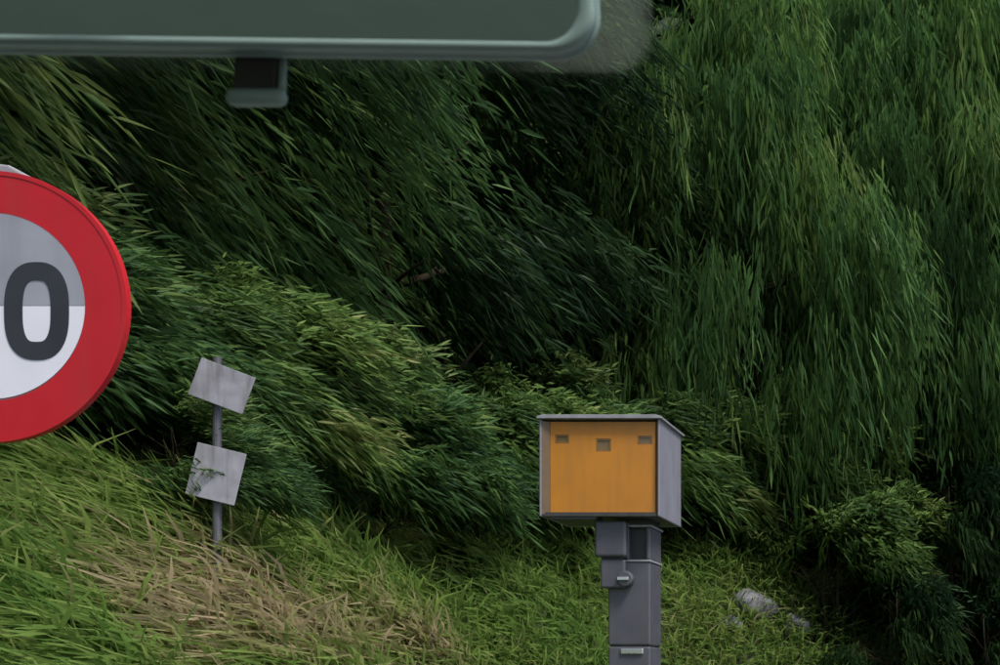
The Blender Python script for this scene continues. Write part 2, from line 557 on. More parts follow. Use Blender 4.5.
# edge trees standing on the bank: kind, x, y, scale, flip, rz, label
front = [
    ('mid_a', -5.9, 4.2, 0.95, 1, 0.10, 'green tree rising behind the round red-ringed sign'),
    ('dark_a', -6.4, 7.0, 1.0, -1, -0.1, 'dark leafy tree on the bank above the two small blank plates'),
    ('mid_b', -6.6, 10.2, 1.05, 1, 0.05, 'leafy tree above the grass bank between blank plates and speed camera'),
    ('dark_b', -6.3, 13.4, 1.1, 1, 0.0, 'dark tree with deep shade standing behind the yellow-faced speed camera'),
    ('weep_a', -3.0, 17.4, 1.1, -1, 0.12, 'green tree just past the speed camera on the bend'),
    ('weep_b', -0.7, 19.0, 1.15, -1, -0.05, 'tall green tree on the bank of the road bend'),
    ('weep_a', 1.6, 20.4, 1.15, 1, 0.15, 'hanging green tree at the far end of the road bend'),
]
for kind, x, y, s, fl, rz_, lab in front:
    place(kind, 'broadleaf_tree', x, y, s, lab, 'tree', 'trees along the top of the bank', fl, rz_)

rng = random.Random(5)
kinds = ['dark_b', 'mid_b', 'dark_a', 'mid_a']
back = [(-9.6, 4.5, 1.5), (-10.0, 8.5, 1.55), (-10.2, 12.6, 1.6), (-9.2, 16.8, 1.65), (-6.6, 19.8, 1.6), (-3.4, 22.2, 1.65), (0.4, 24.0, 1.6), (4.4, 24.5, 1.6), (-5.6, 17.6, 1.25), (-1.8, 20.9, 1.5), (2.6, 22.4, 1.7)]
for i, (x, y, s) in enumerate(back):
    place(kinds[i % 4] if i < 4 else 'dark_b' if (s == 1.25 or i in (4, 5)) else ('weep_a', 'weep_b', 'dark_b')[i % 3], 'tall_tree', x, y, s, 'tall tree standing in the wood behind the trees of the bank', 'tree', 'tall trees of the wood behind', 1 if i % 2 else -1, rng.uniform(-.2, .2))

shrubs = [
    ('bush_a', -5.4, 5.2, 0.75), ('bush_b', -5.75, 8.0, 0.85), ('bush_a', -5.35, 9.3, 0.8), ('bush_b', -5.2, 11.2, 0.9), ('bush_a', -4.9, 13.0, 0.9),
    ('bush_a', -4.2, 16.2, 1.2), ('bush_a', -2.9, 17.6, 1.3), ('bush_a', -1.95, 16.9, 1.1), ('bush_a', 0.3, 19.0, 1.4), ('bush_b', -4.9, 14.8, 1.0), ('bush_b', -4.72, 8.1, 0.40),
    ('bush_c', -1.35, 16.4, 1.05), ('bush_c', -0.1, 17.0, 1.15), ('bush_c', -0.75, 17.9, 1.3),  # added bushes, leaves darkened to paint the shade low on the bend
]
slab = [
    'low bush on the bank crest close behind the round sign',
    'low bush just under the two small blank plates',
    'pale green bush on the bank crest past the blank plates',
    'low bush on the bank crest left of the speed camera post',
    'pale green bush in the shade behind the speed camera',
    'bright bush beside the pale rocks just past the speed camera',
    'bright round bush above the pale rocks on the bank',
    'bright leafy bush on the bend between the pale rocks and the low dark bushes',
    'bright bush at the far end of the bend',
    'small bush hidden between speed camera and pale rocks',
    'small bush growing against the two blank plates',
    'dark bush low on the bend, nearest to the pale rocks',
    'dark bush low on the bend, farthest from the pale rocks',
    'dark bush behind the two lower dark bushes on the bend',
]
for (k_, x, y, s), lab in zip(shrubs, slab):
    place(k_, 'shrub', x, y, s, lab, 'bush', 'bushes along the bank', 1, rng.uniform(-.15, .15), 'foliage', 'stem')

# the far wood: one uncountable mass of leaves behind the tall trees
g = np.random.default_rng(77)
n = 110000
th = g.uniform(0, 1, n)
wp = spline(np.array([(-13.0, -4), (-14.0, 6), (-14, 14), (-12, 21), (-7, 26), (0, 29), (9, 29), (16,27)], float), 30)
ii = th * (len(wp) - 1)
i0 = ii.astype(int).clip(0, len(wp) - 2)
base = wp[i0] + (wp[i0 + 1] - wp[i0]) * (ii - i0)[:, None]
P = np.column_stack([base[:, 0] + g.normal(0, 0.9, n), base[:, 1] + g.normal(0, 0.9, n), g.uniform(2.0, 21.0, n)])
P += np.column_stack([np.sin(P[:, 2] * 1.1 + ii * 0.35) * 0.7, np.sin(P[:, 2] * 1.3 + ii * 0.5) * 0.7, np.zeros(n)])
D = unit(np.array([0.35, -0.3, -0.5]) + g.normal(size=(n, 3)) * 0.8)
V, Fq = leaves(P, D, g.uniform(0.5, 1.1, n), g.uniform(0.22, 0.42, n), g)
tone = np.clip(0.35 + g.normal(0, 0.15, n), 0, 1)
wood = link('woodland', np_mesh('woodland', V, Fq, {'tone': np.repeat(tone, 6)}), M['leaf_shade'])
tag(wood, 'deep dark wood filling the background behind the roadside trees', 'woodland', kind='stuff')

# long grass on the bank
g = np.random.default_rng(21)
n = 260000
X = g.uniform(-7.2, 4.5, n); Y = g.uniform(1.5, 21.5, n)
d = edge_dist(X, Y)
keep = (d > 0.25) & (d < 5.2) & (g.uniform(0, 1, n) < np.where(Y < 12, 1.0, 0.75))
X, Y, d = X[keep], Y[keep], d[keep]
n = len(X)
Z = height(X, Y) - 0.02
patch = np.sin(X * 1.7 + Y * 0.9) * np.sin(Y * 0.8 - X * 0.6 + 1.0) + 0.5 * np.sin(X * 4.1 - Y * 2.3)
dry = np.exp(-(((d - 2.40) / 0.27) ** 2)) * sstep(6.4, 7.3, Y) * (1 - sstep(10.2, 11.2, Y)) + 0.35 * np.exp(-(((d - 2.5) / 0.3) ** 2)) * (1 - sstep(5.6, 6.4, Y))
L = g.uniform(0.22, 0.55, n) * np.where(d < 0.7, 0.4, 1.0)
D = np.column_stack([g.normal(0.10, 0.20, n), g.normal(-0.85, 0.32, n), np.abs(g.normal(0.55, 0.18, n))])
D = unit(D)
W = g.uniform(0.007, 0.016, n)
side = unit(np.cross(D, np.column_stack([g.normal(0, 1, n), g.normal(0, 1, n), np.zeros(n)])))
B = np.column_stack([X, Y, Z])
bend = np.column_stack([D[:, 0] * 0.5, D[:, 1] * 0.75 - 0.18, np.full(n, -0.32)])
mid = B + D * (L * 0.55)[:, None] + bend * (L * 0.12)[:, None]
tip = B + D * L[:, None] + bend * (L * 0.75)[:, None]
w_ = (side * W[:, None])
V = np.stack([B - w_, B + w_, mid + w_ * 0.8, mid - w_ * 0.8, tip + w_ * 0.12, tip - w_ * 0.12], 1).reshape(-1, 3)
bi = np.arange(n)[:, None] * 6
Fq = np.concatenate([bi + np.array([0, 1, 2, 3]), bi + np.array([3, 2, 4, 5])])
tone = 0.47 + 0.10 * patch + g.normal(0, 0.12, n) + 0.6 * dry * g.uniform(0.5, 1.1, n)
grass = link('grass', np_mesh('grass', V, Fq, {'tone': np.clip(np.repeat(tone, 6), 0, 1)}), M['grass'])
tag(grass, 'long uncut grass with straw-coloured patches covering the bank', 'grass', kind='stuff')

# ------------------------------------------------------------------ pale rocks exposed in the bank
def rock(x, y, s, seed, label):
    rnd = random.Random(seed)
    bm = bmesh.new()
    bmesh.ops.create_icosphere(bm, subdivisions=3, radius=1.0)
    ax = [Vector((rnd.uniform(-1, 1), rnd.uniform(-1, 1), rnd.uniform(-1, 1))).normalized() for _ in range(9)]
    cut = [rnd.uniform(0.62, 0.9) for _ in ax]
    for v in bm.verts:
        for a_, c_ in zip(ax, cut):
            q = v.co.dot(a_)
            if q > c_:
                v.co -= a_ * (q - c_) * 0.9
        v.co *= 1 + rnd.uniform(-0.025, 0.025)
        v.co = Vector((v.co.x * 1.25, v.co.y * 0.9, v.co.z * 0.8)) * s
    o = finish(bm, 'rock', M['rock'])
    o.location = (x, y, hz(x, y) + s * 0.3)
    o.rotation_euler = (0, 0, rnd.uniform(0, 3))
    tag(o, label, 'rock', 'pale rocks in the bank')


def ground_hit(px, py):
    """where the ray through a pixel meets the bank"""
    for Y_ in np.arange(3.0, 24.0, 0.05):
        q = at(px, py, Y_)
        if hz(q.x, q.y) >= q.z:
            return q
    return at(px, py, 16.0)


for (px, py, s_, sd_, lab) in ((752, 618, 0.30, 1, 'largest pale grey rock in the bank past the speed camera'),
                               (795, 632, 0.22, 2, 'smaller pale rock beside the largest one, towards the bend'),
                               (727, 630, 0.15, 3, 'smallest pale rock beside the largest one, towards the speed camera')):
    q = ground_hit(px, py)
    rock(q.x, q.y, s_, sd_, lab)

# ------------------------------------------------------------------ speed camera
YC = 8.9
cam_root = empty('speed_camera', (-2.44, 9.2, hz(-2.44, 9.2) - 0.02), 'grey roadside speed camera with yellow-orange face on a square post', 'speed camera')
x0, x1 = -2.985, -2.205
z0, z1 = 2.325, 2.955
y0, y1 = YC, 9.50
bm = bmesh.new()
# open-fronted housing: side walls, floor, roof, rear wall
t_ = 0.014
add_box(bm, x0, x0 + t_, y0, y1, z0, z1)
finish(bm, 'side_wall', M['box_grey'], cam_root, bevel=0.005)
bm = bmesh.new()
add_box(bm, x1 - t_, x1, y0, y1, z0, z1)
finish(bm, 'side_wall', M['box_grey'], cam_root, bevel=0.005)
bm = bmesh.new()
add_box(bm, x0 + t_ + .001, x1 - t_ - .001, y1 - 0.03, y1 - 0.002, z0 + 0.002, z1 - 0.002)
finish(bm, 'rear_wall', M['box_grey'], cam_root)
bm = bmesh.new()
add_box(bm, x0 + t_ + .001, x1 - t_ - .001, y0 + 0.012, y1 - 0.032, z0 + 0.003, z0 + 0.028)
base_ = finish(bm, 'underside', M['underside'], cam_root)
for k in range(7):      # drip louvres under the front edge
    bm = bmesh.new()
    yy = y0 + 0.03 + k * 0.022
    add_box(bm, x0 + 0.06, x0 + 0.36, yy, yy + 0.012, z0 - 0.012, z0 + 0.001)
    finish(bm, 'louvre', M['post_grey'], base_)
# lid with a small overhang and drip edge
bm = bmesh.new()
pts = [(x0 - 0.012, z1 + 0.001), (x1 + 0.018, z1 + 0.001), (x1 + 0.018, z1 + 0.014), (x1 - 0.02, z1 + 0.026), (x0 + 0.02, z1 + 0.026), (x0 - 0.012, z1 + 0.014)]
prism_y(bm, pts, y0 - 0.02, y1 + 0.03)
lid = finish(bm, 'lid', M['lid_grey'], cam_root, bevel=0.003)
# yellow face, set back behind the side walls
fx0, fx1 = x0 + 0.064, x1 - 0.034
fz0, fz1 = z0 + 0.014, z1 - 0.012
slots = [(562, 439, 14, 9), (603.5, 445, 15, 13), (645, 440, 15, 9)]
bm = bmesh.new()
yf = y0 + 0.028
rects = []
for px, py, w, h in slots:
    c = at(px, py, yf)
    sw, sh = w / 154.4 / 2, h / 154.4 / 2
    rects.append((c.x - sw, c.x + sw, c.z - sh, c.z + sh))
xsn = sorted({fx0, fx1} | {r[0] for r in rects} | {r[1] for r in rects})
zsn = sorted({fz0, fz1} | {r[2] for r in rects} | {r[3] for r in rects})
vg = {}
def gv(i, j):
    if (i, j) not in vg:
        vg[(i, j)] = bm.verts.new((xsn[i], yf, zsn[j]))
    return vg[(i, j)]
for i in range(len(xsn) - 1):
    for j in range(len(zsn) - 1):
        cx, cz_ = (xsn[i] + xsn[i + 1]) / 2, (zsn[j] + zsn[j + 1]) / 2
        if any(r[0] < cx < r[1] and r[2] < cz_ < r[3] for r in rects):
            continue
        bm.faces.new((gv(i, j), gv(i + 1, j), gv(i + 1, j + 1), gv(i, j + 1)))
ext = bmesh.ops.extrude_face_region(bm, geom=list(bm.faces))
for v in ext['geom']:
    if isinstance(v, bmesh.types.BMVert):
        v.co.y += 0.02
face = finish(bm, 'face_panel', M['yellow'], cam_root)
tag(face, 'weathered yellow-orange face panel')
for (xa, xb) in ((x0 + t_ + 0.001, fx0 - 0.001), (x1 - t_ - 0.001, fx1 + 0.001)):     # sloping cheeks beside the face
    bm = bmesh.new()
    q4 = [(xa, y0 + 0.004), (xb, yf - 0.002), (xb, yf + 0.02), (xa, yf + 0.02)]
    lo = [bm.verts.new((q[0], q[1], fz0)) for q in q4]
    hi = [bm.verts.new((q[0], q[1], fz1)) for q in q4]
    bm.faces.new(lo); bm.faces.new(hi[::-1])
    for i in range(4):
        bm.faces.new((lo[i], hi[i], hi[(i + 1) % 4], lo[(i + 1) % 4]))
    finish(bm, 'face_cheek', M['cheek'], cam_root)
for r in rects:
    bm = bmesh.new()
    add_box(bm, r[0] + .001, r[1] - .001, yf + 0.010, yf + 0.018, r[2] + .001, r[3] - .001)
    w_o = finish(bm, 'window', M['slot_glass'], face)
    bm = bmesh.new()
    fr = 0.010
    for b4 in ((r[0] + .001, r[1] - .001, r[2] + .001, r[2] + fr), (r[0] + .001, r[1] - .001, r[3] - fr, r[3] - .001),
               (r[0] + .001, r[0] + fr, r[2] + fr + .001, r[3] - fr - .001), (r[1] - fr, r[1] - .001, r[2] + fr + .001, r[3] - fr - .001)):
        add_box(bm, b4[0], b4[1], yf + 0.002, yf + 0.0095, b4[2], b4[3])
    fo = finish(bm, 'window_frame', M['slot'], face)
# post: square section with a front channel, dark recess, bracket, lugs
gz_ = hz(-2.44, 9.2) - 0.15
px0, px1, py0, py1 = -2.582, -2.305, 9.05, 9.35
zt = z0 - 0.052
zr0 = at(0, 562, 9.05).z       # recess bottom
zs = at(0, 646, 9.05).z        # seam
bm = bmesh.new()
add_box(bm, px0, px1, py0, py1, gz_, zs - 0.004)
lower = finish(bm, 'post_lower', M['post_grey'], cam_root, bevel=0.012, seg=3)
bm = bmesh.new()
add_box(bm, px0, px1, py0, py1, zs + 0.004, zr0)
finish(bm, 'post_middle', M['post_grey'], cam_root, bevel=0.012, seg=3)
bm = bmesh.new()
add_box(bm, px0 + .012, px1 - .012, py0 + .012, py1 - .012, zs - 0.004, zs + 0.004)
finish(bm, 'seam', M['post_dark'], cam_root)
bm = bmesh.new()   # upper post: open channel (back, left and right webs)
rx0, rx1 = at(629, 0, 9.05).x, at(646, 0, 9.05).x
add_box(bm, px0, rx0, py0, py1, zr0 + 0.016, zt)
add_box(bm, rx1, px1, py0, py1, zr0 + 0.016, zt)
finish(bm, 'post_upper', M['post_grey'], cam_root, bevel=0.008)
bm = bmesh.new()
add_box(bm, rx0 + .001, rx1 - .001, py0 + 0.05, py1 - 0.002, zr0 + 0.0165, zt - 0.001)
finish(bm, 'recess_panel', M['post_dark'], cam_root)
bm = bmesh.new()
add_box(bm, rx0 - 0.055, px1 + 0.006, py0 - 0.006, py1, zr0 + 0.001, zr0 + 0.015)
finish(bm, 'shelf_plate', M['lid_grey'], cam_root, bevel=0.003)
bm = bmesh.new()
add_box(bm, rx0 - 0.02, px1 + 0.012, py0 - 0.008, py1 + 0.006, zt + 0.001, zt + 0.014)
finish(bm, 'top_flange', M['lid_grey'], cam_root, bevel=0.003)
bm = bmesh.new()
add_box(bm, rx0 + 0.01, px1 - 0.01, py0 + .01, py1 - .01, zt + 0.015, z0 + 0.002)
finish(bm, 'neck', M['post_dark'], cam_root)
# side cabinet block hung at the left of the post top
a_, b_ = at(594, 0, 8.98).x, at(626, 0, 8.98).x
bz = at(0, 557, 8.98).z
bm = bmesh.new()
add_box(bm, a_, b_, 8.98, 9.045, bz, z0 - 0.016)
finish(bm, 'bracket_block', M['post_grey'], cam_root, bevel=0.02, seg=4)
bm = bmesh.new()
add_box(bm, at(600, 0, 9.0).x, at(625, 0, 9.0).x, 9.0, 9.046, at(0, 588, 9.0).z, bz - 0.012)
finish(bm, 'bracket_foot', M['post_grey'], cam_root, bevel=0.014, seg=3)
bm = bmesh.new()
add_box(bm, at(601, 0, 9.0).x, at(623, 0, 9.0).x, 9.01, 9.044, bz - 0.012, bz)
finish(bm, 'bracket_gap', M['post_dark'], cam_root)
for pxx, pyy in ((624, 579), (631, 651)):
    bm = bmesh.new()
    c = at(pxx, pyy, 9.02)
    if pyy < 600:
        tube(bm, [(c.x + .012, 9.046, c.z), (c.x + .012, 8.985, c.z)], [0.052, 0.052], 20)
        lk = finish(bm, 'lock_boss', M['post_grey'], cam_root, bevel=0.008)
        bm = bmesh.new()
        add_box(bm, c.x - 0.035, c.x + 0.04, 8.972, 8.984, c.z - 0.012, c.z + 0.012)
        finish(bm, 'hasp', M['steel'], lk, bevel=0.004)
    else:
        add_box(bm, c.x - 0.075, c.x + 0.075, py0 - 0.014, py0 - 0.001, c.z - 0.02, c.z + 0.018)
        finish(bm, 'hinge_plate', M['steel'], cam_root, bevel=0.006, seg=3)

# ------------------------------------------------------------------ speed limit sign
SY = 3.1
sc = at(-8, 307, SY)
SX, SZ, SR = sc.x, sc.z, 0.30
sgn_root = empty('speed_limit_sign', (SX - 0.088, SY + 0.06, hz(SX - 0.088, SY + 0.06) - 0.02), 'round white speed limit sign with red ring and black numerals', 'road sign')


def disc_part(bm, r_in, r_out, y_, th, a0=0.0, a1=2 * math.pi, n=96):
    full = abs(a1 - a0 - 2 * math.pi) < 1e-6
    cnt = n if full else n + 1
    def ring(r, yy):
        return [bm.verts.new((SX + r * math.cos(a0 + (a1 - a0) * k / n), yy, SZ + r * math.sin(a0 + (a1 - a0) * k / n))) for k in range(cnt)]
    A, Bq, Cq, Dq = ring(r_in, y_), ring(r_out, y_), ring(r_out, y_ + th), ring(r_in, y_ + th)
    m_ = cnt if full else cnt - 1
    for k in range(m_):
        j = (k + 1) % cnt
        bm.faces.new((A[k], Bq[k], Bq[j], A[j]))
        bm.faces.new((Bq[k], Cq[k], Cq[j], Bq[j]))
        bm.faces.new((Cq[k], Dq[k], Dq[j], Cq[j]))
        bm.faces.new((Dq[k], A[k], A[j], Dq[j]))


bm = bmesh.new()
disc_part(bm, 0.002, SR + 0.002, SY, 0.004)
bmesh.ops.remove_doubles(bm, verts=bm.verts, dist=0.0005)
backing = finish(bm, 'backing_plate', M['sign_back'], sgn_root)
bm = bmesh.new()
disc_part(bm, SR - 0.004, SR + 0.006, SY - 0.0045, 0.018)
finish(bm, 'rim', M['sign_red'], sgn_root)
RI = 0.212
bm = bmesh.new()
disc_part(bm, RI, SR - 0.0045, SY - 0.003, 0.0025)
finish(bm, 'red_ring', M['sign_red'], sgn_root)


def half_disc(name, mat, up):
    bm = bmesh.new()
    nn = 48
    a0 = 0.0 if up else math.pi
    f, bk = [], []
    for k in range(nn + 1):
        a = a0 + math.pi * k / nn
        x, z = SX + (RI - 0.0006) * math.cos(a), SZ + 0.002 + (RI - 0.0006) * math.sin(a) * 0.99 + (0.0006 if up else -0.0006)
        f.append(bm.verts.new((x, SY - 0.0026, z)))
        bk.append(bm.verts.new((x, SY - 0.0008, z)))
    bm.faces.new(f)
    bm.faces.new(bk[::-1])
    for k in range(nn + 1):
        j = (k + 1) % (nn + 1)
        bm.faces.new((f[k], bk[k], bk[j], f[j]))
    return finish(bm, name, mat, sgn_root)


tag(half_disc('white_sheet', M['sign_white_grey'], True), 'greyed upper half of the white sign face')
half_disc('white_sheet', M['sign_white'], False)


def stroke(name, pts, w, closed):
    """numeral drawn as a mitred stroke of width w in the sign plane"""
    bm = bmesh.new()
    n = len(pts)
    L_, R_ = [], []
    for i in range(n):
        if closed:
            a, b2 = pts[i - 1], pts[(i + 1) % n]
        else:
            a, b2 = pts[max(i - 1, 0)], pts[min(i + 1, n - 1)]
        dx, dz = b2[0] - a[0], b2[1] - a[1]
        l = math.hypot(dx, dz) or 1
        nx_, nz_ = -dz / l * w / 2, dx / l * w / 2
        L_.append((pts[i][0] + nx_, pts[i][1] + nz_))
        R_.append((pts[i][0] - nx_, pts[i][1] - nz_))
    def vv(p, yy):
        return bm.verts.new((SX + p[0], yy, SZ + p[1]))
    lf = [vv(p, SY - 0.0042) for p in L_]; rf = [vv(p, SY - 0.0042) for p in R_]
    lb = [vv(p, SY - 0.0028) for p in L_]; rb = [vv(p, SY - 0.0028) for p in R_]
    for i in range(n if closed else n - 1):
        j = (i + 1) % n
        bm.faces.new((lf[i], lf[j], rf[j], rf[i]))
        bm.faces.new((lf[i], lb[i], lb[j], lf[j]))
        bm.faces.new((rf[i], rf[j], rb[j], rb[i]))
    return finish(bm, name, M['sign_black'], sgn_root)


zw, zh, sw = 0.105, 0.180, 0.041
ov = []
for k in range(64):
    a = 2 * math.pi * k / 64
    ca, sa = math.cos(a), math.sin(a)
    e_ = 2 / 2.7
    ov.append((0.103 + zw / 2 * math.copysign(abs(ca) ** e_, ca), -0.010 + zh / 2 * math.copysign(abs(sa) ** e_, sa)))
stroke('numeral', ov, sw, True)
th_ = []
for k in range(19):
    a = R(150 - 215 * k / 18)
    th_.append((-0.098 + 0.047 * math.cos(a), 0.038 + 0.044 * math.sin(a)))
for k in range(1, 24):
    a = R(55 - 235 * k / 23)
    th_.append((-0.098 + 0.053 * math.cos(a), -0.052 + 0.049 * math.sin(a)))
stroke('numeral', th_, 0.038, False)
# post with cap, clips and a sloping bracket behind the sign top
pX, pY = SX - 0.088, SY + 0.06
bm = bmesh.new()
tube(bm, [(pX, pY, hz(pX, pY) - 0.3), (pX, pY, SZ + 0.36)], [0.038, 0.038], 20)
finish(bm, 'post', M['sign_back'], sgn_root, smooth=False)
bm = bmesh.new()
tube(bm, [(pX, pY, SZ + 0.361), (pX, pY, SZ + 0.375), (pX, pY, SZ + 0.385)], [0.042, 0.04, 0.02], 20)
finish(bm, 'post_cap', M['post_dark'], sgn_root)
for dz in (0.16, -0.16):
    bm = bmesh.new()
    add_box(bm, SX - 0.17, SX + 0.17, SY + 0.0048, SY + 0.021, SZ + dz - 0.02, SZ + dz + 0.02)
    finish(bm, 'clip_rail', M['sign_back'], sgn_root, bevel=0.003)
bm = bmesh.new()
prism_y(bm, [(SX - 0.15, SZ + 0.352), (SX - 0.15, SZ + 0.316), (SX + 0.11, SZ + 0.236), (SX + 0.15, SZ + 0.246), (SX + 0.135, SZ + 0.268), (SX + 0.02, SZ + 0.330)], SY + 0.022, SY + 0.075)
finish(bm, 'bracket', M['sign_back'], sgn_root, bevel=0.006, seg=3)

# ------------------------------------------------------------------ two small blank plates on a post in the bank
py_ = 7.78
pc = at(212, 430, py_)
pr = empty('plate_post', (pc.x, py_, hz(pc.x, py_) - 0.02), 'thin post with two small blank pale plates half buried in the hedge', 'small sign')
bm = bmesh.new()
tube(bm, [(pc.x, py_ + 0.05, hz(pc.x, py_) - 0.3), (pc.x, py_ + 0.05, at(0, 355, py_).z)], [0.025, 0.025], 12)
finish(bm, 'post', M['post_grey'], pr)
for (px, py, w, h, tilt) in ((222, 386, 0.31, 0.22, -0.36), (216, 474, 0.27, 0.30, -0.24)):
    c = at(px, py, py_)
    bm = bmesh.new()
    add_box(bm, -w / 2, w / 2, -0.004, 0.004, -h / 2, h / 2)
    me_ = Matrix.Translation(c) @ Matrix.Rotation(-tilt, 4, 'Y') @ Matrix.Rotation(0.10, 4, 'Z')
    bmesh.ops.transform(bm, matrix=me_, verts=bm.verts)
    finish(bm, 'plate', M['plate'], pr, bevel=0.002)

# ------------------------------------------------------------------ the car round the camera (out of frame, seen only in the mirror)
car = empty('car', (-0.4, -0.4, 0.0), 'car cabin whose grey roof lining shows in the rear-view mirror', 'car')
CX0, CX1 = -1.22, 0.44
RZ = EYE + 0.345
bm = bmesh.new()
ny_, nx_ = 12, 10
grid = []
for j in range(ny_ + 1):
    row = []
    for i in range(nx_ + 1):
        u_, v_ = i / nx_ * 2 - 1, j / ny_
        row.append(bm.verts.new(((CX0 + CX1) / 2 + u_ * 0.66, 0.36 - v_ * 2.0, RZ - 0.03 * u_ * u_ - 0.05 * (v_ - 0.35) ** 2)))
    grid.append(row)
for j in range(ny_):
    for i in range(nx_):
        bm.faces.new((grid[j][i], grid[j][i + 1], grid[j + 1][i + 1], grid[j + 1][i]))
ex = bmesh.ops.extrude_face_region(bm, geom=list(bm.faces))
for v in ex['geom']:
    if isinstance(v, bmesh.types.BMVert):
        v.co.z += 0.04
roof = finish(bm, 'roof', M['headliner'], car, smooth=False)
cxm = (CX0 + CX1) / 2
for sgn in (-1, 1):
    ex_ = cxm + sgn * 0.68
    sx_ = cxm + sgn * 0.80
    for (ya, za, yb, zb) in ((0.36, RZ, 1.15, 0.95), (-0.75, RZ, -0.78, 0.92), (-1.64, RZ - .03, -2.0, 0.95)):
        bm = bmesh.new()
        tube(bm, [(ex_, ya, za - 0.01), ((ex_ + sx_) / 2, (ya + yb) / 2, (za + zb) / 2 + 0.02), (sx_, yb, zb)], [0.035, 0.04, 0.05], 10)
        finish(bm, 'pillar', M['trim'], car, smooth=True)
    bm = bmesh.new()
    pts = [(1.95, 0.32), (2.0, 0.62), (1.85, 0.78), (1.15, 0.93), (-2.0, 0.96), (-2.35, 0.85), (-2.4, 0.35), (-1.95, 0.28), (1.5, 0.26)]
    a2 = [bm.verts.new((sx_ - 0.03 * sgn, q[0], q[1])) for q in pts]
    b2 = [bm.verts.new((sx_ + 0.03 * sgn, q[0], q[1])) for q in pts]
    bm.faces.new(a2); bm.faces.new(b2[::-1])
    for i in range(len(pts)):
        j = (i + 1) % len(pts)
        bm.faces.new((a2[i], b2[i], b2[j], a2[j]))
    finish(bm, 'side_panel', M['paint'], car, bevel=0.01)
    for yw in (1.35, -1.45):
        bm = bmesh.new()
        tube(bm, [(sx_ - 0.20 * sgn, yw, 0.32), (sx_ - 0.036 * sgn, yw, 0.32)], [0.31, 0.31], 28)
        wo_ = finish(bm, 'wheel', M['rubber'], car, bevel=0.02)
bm = bmesh.new()
add_box(bm, cxm - 0.765, cxm + 0.765, -2.3, 1.9, 0.30, 0.36)
finish(bm, 'floor_pan', M['trim'], car)
bm = bmesh.new()
for q in ((-0.76, 1.16, 0.90), ):
    vs = [(cxm - 0.765, 1.17, 0.90), (cxm + 0.765, 1.17, 0.90), (cxm + 0.765, 1.95, 0.74), (cxm - 0.765, 1.95, 0.74)]
    a2 = [bm.verts.new(v) for v in vs]
    b2 = [bm.verts.new((v[0], v[1], v[2] - 0.03)) for v in vs]
    bm.faces.new(a2); bm.faces.new(b2[::-1])
    for i in range(4):
        bm.faces.new((a2[i], b2[i], b2[(i + 1) % 4], a2[(i + 1) % 4]))
finish(bm, 'bonnet', M['paint'], car, bevel=0.008)
bm = bmesh.new()
prism = [(0.62, 0.55), (0.60, 0.86), (0.72, 0.92), (1.16, 0.91), (1.16, 0.40)]
a2 = [bm.verts.new((cxm - 0.765, q[0], q[1])) for q in prism]
b2 = [bm.verts.new((cxm + 0.765, q[0], q[1])) for q in prism]
bm.faces.new(a2); bm.faces.new(b2[::-1])
for i in range(5):
    bm.faces.new((a2[i], b2[i], b2[(i + 1) % 5], a2[(i + 1) % 5]))
finish(bm, 'dashboard', M['trim'], car, bevel=0.02, seg=3)
for sx2 in (-0.78, 0.0):
    bm = bmesh.new()
    add_box(bm, sx2 - 0.25, sx2 + 0.25, -0.55, -0.02, 0.36, 0.56)
    add_box(bm, sx2 - 0.24, sx2 + 0.24, -0.72, -0.56, 0.50, 1.12)
    finish(bm, 'seat', M['trim'], car, bevel=0.04, seg=3)

# ------------------------------------------------------------------ rear-view mirror
def rrect(w, h, r, n=10):
    pts = []
    for cx_, cy_, a0 in ((w / 2 - r, h / 2 - r, 0), (-w / 2 + r, h / 2 - r, 90), (-w / 2 + r, -h / 2 + r, 180), (w / 2 - r, -h / 2 + r, 270)):
        for k in range(n + 1):
            a = R(a0 + 90 * k / n)
            pts.append((cx_ + r * math.cos(a), cy_ + r * math.sin(a)))
    return pts


MW, MH, MR = 0.250, 0.070, 0.016
yaw, roll, pitch = R(5), R(1.5), R(6)
nrm = Vector((math.sin(yaw) * math.cos(pitch), -math.cos(yaw) * math.cos(pitch), -math.sin(pitch)))
u_ = Vector((math.cos(yaw), math.sin(yaw), 0)) + Vector((0, 0, math.tan(roll)))
u_ = (u_ - nrm * u_.dot(nrm)).normalized()
v_ = u_.cross(nrm) * -1
if v_.z < 0: v_ = -v_
corner = at(598, 54, 0.50)
mc = corner - u_ * MW / 2 + v_ * MH / 2
TM = Matrix(((u_.x, v_.x, nrm.x, mc.x), (u_.y, v_.y, nrm.y, mc.y), (u_.z, v_.z, nrm.z, mc.z), (0, 0, 0, 1)))
mir = empty('rear_view_mirror', tuple(mc), 'grey-rimmed car rear-view mirror with dipping lever under its edge', 'mirror')


def loops_mesh(loops, cap_first, cap_last):
    bm = bmesh.new()
    rings = []
    for ins, dep in loops:
        rings.append([bm.verts.new((p_[0], p_[1], dep)) for p_ in rrect(MW - 2 * ins * 1.7, MH - 2 * ins, max(MR - ins, 0.004))])
    n_ = len(rings[0])
    for a, b2 in zip(rings[:-1], rings[1:]):
        for k in range(n_):
            bm.faces.new((a[k], a[(k + 1) % n_], b2[(k + 1) % n_], b2[k]))
    if cap_first: bm.faces.new(rings[0])
    if cap_last: bm.faces.new(rings[-1][::-1])
    bmesh.ops.transform(bm, matrix=TM, verts=bm.verts)
    return bm


